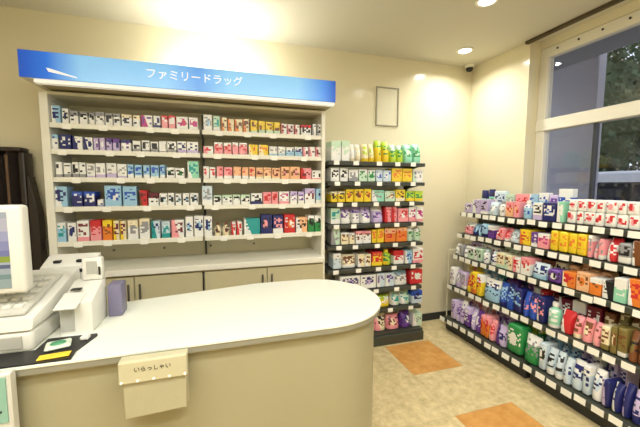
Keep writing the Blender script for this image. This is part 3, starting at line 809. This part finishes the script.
nt.links.new(sp.outputs[2], rp.inputs[0]); nt.links.new(rp.outputs[0], b.inputs['Emission Color']); b.inputs['Emission Strength'].default_value = .7
b.inputs['Base Color'].default_value = (.02,.02,.02,1)
MB().box(-.15, .128, -.0225, -.0205, .075, .305, sm).build('screen', mn)
MB().box(-.03, .03, .0, .022, .105, .2, pos2_m, .004).build('bracket', mn).location = (0, .035, -.05)
MB().lathe([(0,.113),(.06,.113),(.05,.125),(0,.125)], 20, pos2_m).build('foot', mn).location = (0, .03, .0)
bpy.data.objects.remove([c for c in mn.children if c.name.startswith('bracket')][0])
MB().lathe([(0,0),(.022,0),(.018,.056),(0,.056)], 16, pos2_m).build('stem', mn).location = (-.13, .01, -.001)
bpy.data.objects.remove([c for c in mn.children if c.name.startswith('foot')][0])

rc = thing('receipt_printer', 'small off-white receipt printer behind the cash register with dark slots', 'printer', (-.535, -1.235, 0))
bpy.data.objects.remove(rc)
# card terminal / label printer with raised display
tp = thing('label_printer', 'small white and grey label printer with raised display on the counter', 'printer', (-.475, -1.50, Z))
MB().prism([(-.06,0),(-.06,.105),(.06,.15),(.09,.15),(.09,0)], -.05, .045, pos_m, .005, Matrix(((0,0,1,0),(1,0,0,0),(0,1,0,0),(0,0,0,1)))).build('printer_body', tp, smooth=True)
MB().box(-.046, -.006, -.063, -.0605, .01, .09, pos2_m, .001).build('front_cover', tp)
MB().box(-.052, .012, -.062, .03, .118, .127, pos_m, .003, M=Matrix.Rotation(.3, 4, 'X')).build('paper_flap', tp)
MB().box(-.03, .0, -.02, .0, .137, .142, black_m, .001).build('slot', tp)
hdp = MB().box(-.02, .045, .055, .085, .151, .235, pos_m, .006, 2).build('display_head', tp, smooth=True)
MB().box(-.005, .03, .0525, .0548, .175, .222, pos2_m).build('display_glass', hdp)
MB().box(.033, .04, .0525, .0548, .17, .2, black_m).build('button_strip', hdp)
sc_ = tag(MB().box(-.024, .024, -.035, .035, 0, .125, mat('violet grey plastic', (112,108,134), .4, var=.06), .006, 2).build('card_reader', None, (-.398, -1.40, Z), smooth=True),
   'dark violet-grey card reader standing behind the white label printer', 'card reader')
ph = thing('telephone', 'off-white telephone with dark marks behind the cash register', 'telephone', (-.54, -1.318, Z+.0))
bpy.data.objects.remove(ph)
ps = thing('barcode_stand', 'off-white sloped stand with black buttons behind the cash register', 'stand', (-.63, -1.225, Z))
MB().prism([(-.05,0),(-.05,.17),(.03,.205),(.05,.205),(.05,0)], -.07, .115, pos_m, .005, Matrix(((0,0,1,0),(1,0,0,0),(0,1,0,0),(0,0,0,1)))).build('stand_body', ps, smooth=True)
for x in (-.02, .06):
    MB().box(x-.016, x+.016, -.052, -.0505, .145, .16, black_m, .0004).build('button', ps)
    MB().box(x-.012, x+.012, -.03, -.01, .182, .192, black_m, .001).build('button', ps)

# ---------------------------------------------------------------- dark slatted folding partition at the left
fp = thing('folding_partition', 'dark brown folding partition standing against the wall at the left', 'partition', (-1.65, -.1, 0))
br = mat('dark brown slats', (40,30,26), .45, var=.2, vscale=8)
pts = []; n = 14
for k in range(n+1): pts.append((-.48+k*.06, -.045 if k % 2 else .03))
back = [(x, y+.012) for x, y in reversed(pts)]
pl = MB().prism(pts+back, .03, 1.62, br); bl = mat('lighter brown slats', (96,72,54), .45, var=.1)
for k in range(1, n, 2): pl.box(pts[k][0]-.008, pts[k][0]+.008, -.052, -.044, .05, 1.60, bl, .002)
pl.build('pleats', fp)
MB().box(-.5, .385, -.05, .05, 1.621, 1.652, br, .012, 3).build('top_rail', fp, smooth=True)
MB().box(.365, .40, -.055, .055, 0, 1.62, br, .008, 2).build('end_post', fp, smooth=True)
MB().prism([(.402,0),(.46,0),(.455,1.2),(.415,1.46),(.402,1.46)], -.03, .05, br, .004, Matrix(((1,0,0,0),(0,0,-1,0),(0,1,0,0),(0,0,0,1)))).build('end_post', fp)
MB().box(.462, .472, -.012, .012, .95, 1.02, chrome_m, .003).build('latch', fp)

# ---------------------------------------------------------------- frame on the back wall, camera, ceiling lights
nf = thing('wall_notice', 'thin pale frame holding a blank notice on the back wall', 'notice', (1.517, -.001, 1.965))
fr = MB(); fg = mat('grey thin frame', (158,154,132), .4)
fr.box(-.118,.118,-.012,0,.348,.358,fg).box(-.118,.118,-.012,0,0,.01,fg).box(-.118,-.108,-.012,0,.01,.348,fg).box(.108,.118,-.012,0,.01,.348,fg)
fr.build('frame', nf)
MB().box(-.107, .107, -.005, 0, .011, .347, mat('notice sheet', (214,208,180), .5, var=.04, vscale=20)).build('sheet', nf)
cm_ = thing('security_camera', 'small black and white dome camera in the ceiling corner', 'camera', (2.39, -.06, ZC))
MB().lathe([(0,-.001),(.045,-.001),(.045,-.02),(.038,-.028),(0,-.028)], 20, white_m).build('mount', cm_, smooth=True)
MB().lathe([(.034,-.029),(.033,-.042),(.026,-.056),(.014,-.064),(0,-.066)], 20, black_m).build('dome', cm_, smooth=True)

emd = bpy.data.materials.new('lamp glow'); emd.use_nodes = True
b = emd.node_tree.nodes['Principled BSDF']; b.inputs['Emission Color'].default_value = (1,.98,.92,1); b.inputs['Emission Strength'].default_value = 14
def downlight(x, y, label, watts):
    t = thing('downlight', label, 'ceiling light', (x, y, ZC), group='round ceiling downlights')
    MB().lathe([(.052,-.001),(.07,-.001),(.07,-.008),(.052,-.010),(.052,-.001)], 28, white_m).build('trim_ring', t, smooth=True)
    MB().lathe([(0,-.0015),(.05,-.0015),(.05,-.006),(0,-.006)], 24, emd).build('lamp_lens', t)
    L = bpy.data.lights.new('downlight_beam', 'AREA'); L.shape = 'DISK'; L.size = .1; L.energy = watts; L.color = (1,.98,.92); L.spread = math.radians(150)
    link('lamp', L, t, (0, 0, -.012))
downlight(2.089, -.341, 'small round ceiling downlight nearest the room corner', 9)
downlight(1.671, -1.019, 'small round ceiling downlight at the top edge of the photo', 9)
def panel(x, y, label, watts):  # unseen panel lights, added behind the viewer to light the room
    t = thing('added_panel_light', label, 'ceiling light', (x, y, ZC), group='added flat ceiling lights behind the viewer')
    MB().box(-.62, .62, -.17, .17, -.03, -.001, white_m, .004).build('housing', t)
    MB().box(-.6, .6, -.15, .15, -.034, -.031, emd).build('diffuser', t)
    L = bpy.data.lights.new('panel_beam', 'AREA'); L.shape = 'RECTANGLE'; L.size = 1.2; L.size_y = .3; L.energy = watts; L.color = (1,.985,.93)
    link('lamp', L, t, (0, 0, -.04))
panel(-.9, -2.75, 'added flat ceiling light over the left of the counter, out of view', 21)
panel(.9, -2.75, 'added flat ceiling light right of the counter, out of view', 21)
panel(0, -3.4, 'added flat ceiling light at the front of the shop, out of view', 21)

# ---------------------------------------------------------------- world, camera, view
w = bpy.data.worlds.new('daylight'); scene.world = w; w.use_nodes = True
w.node_tree.nodes['Background'].inputs[0].default_value = (.8,.86,.95,1); w.node_tree.nodes['Background'].inputs[1].default_value = 1.7
cam = bpy.data.cameras.new('camera'); cam.sensor_width = 36; cam.lens = 323/640*36; cam.clip_start = .02
co_ = bpy.data.objects.new('camera', cam); COL.objects.link(co_)
rt, up, fw = Vector((.9565159,-.29167004,.00243449)), Vector((.02264433,.08257693,.9963274)), Vector((.29079989,.95294787,-.08559082))
Mx = Matrix((rt, up, -fw)).transposed().to_4x4(); Mx.translation = (0, -2.80777538, 1.40107991)
co_.matrix_world = Mx
scene.camera = co_
scene.view_settings.view_transform = 'Standard'; scene.view_settings.look = 'None'
scene.view_settings.gamma = 1; scene.view_settings.use_curve_mapping = False
scene.view_settings.exposure = -0.12
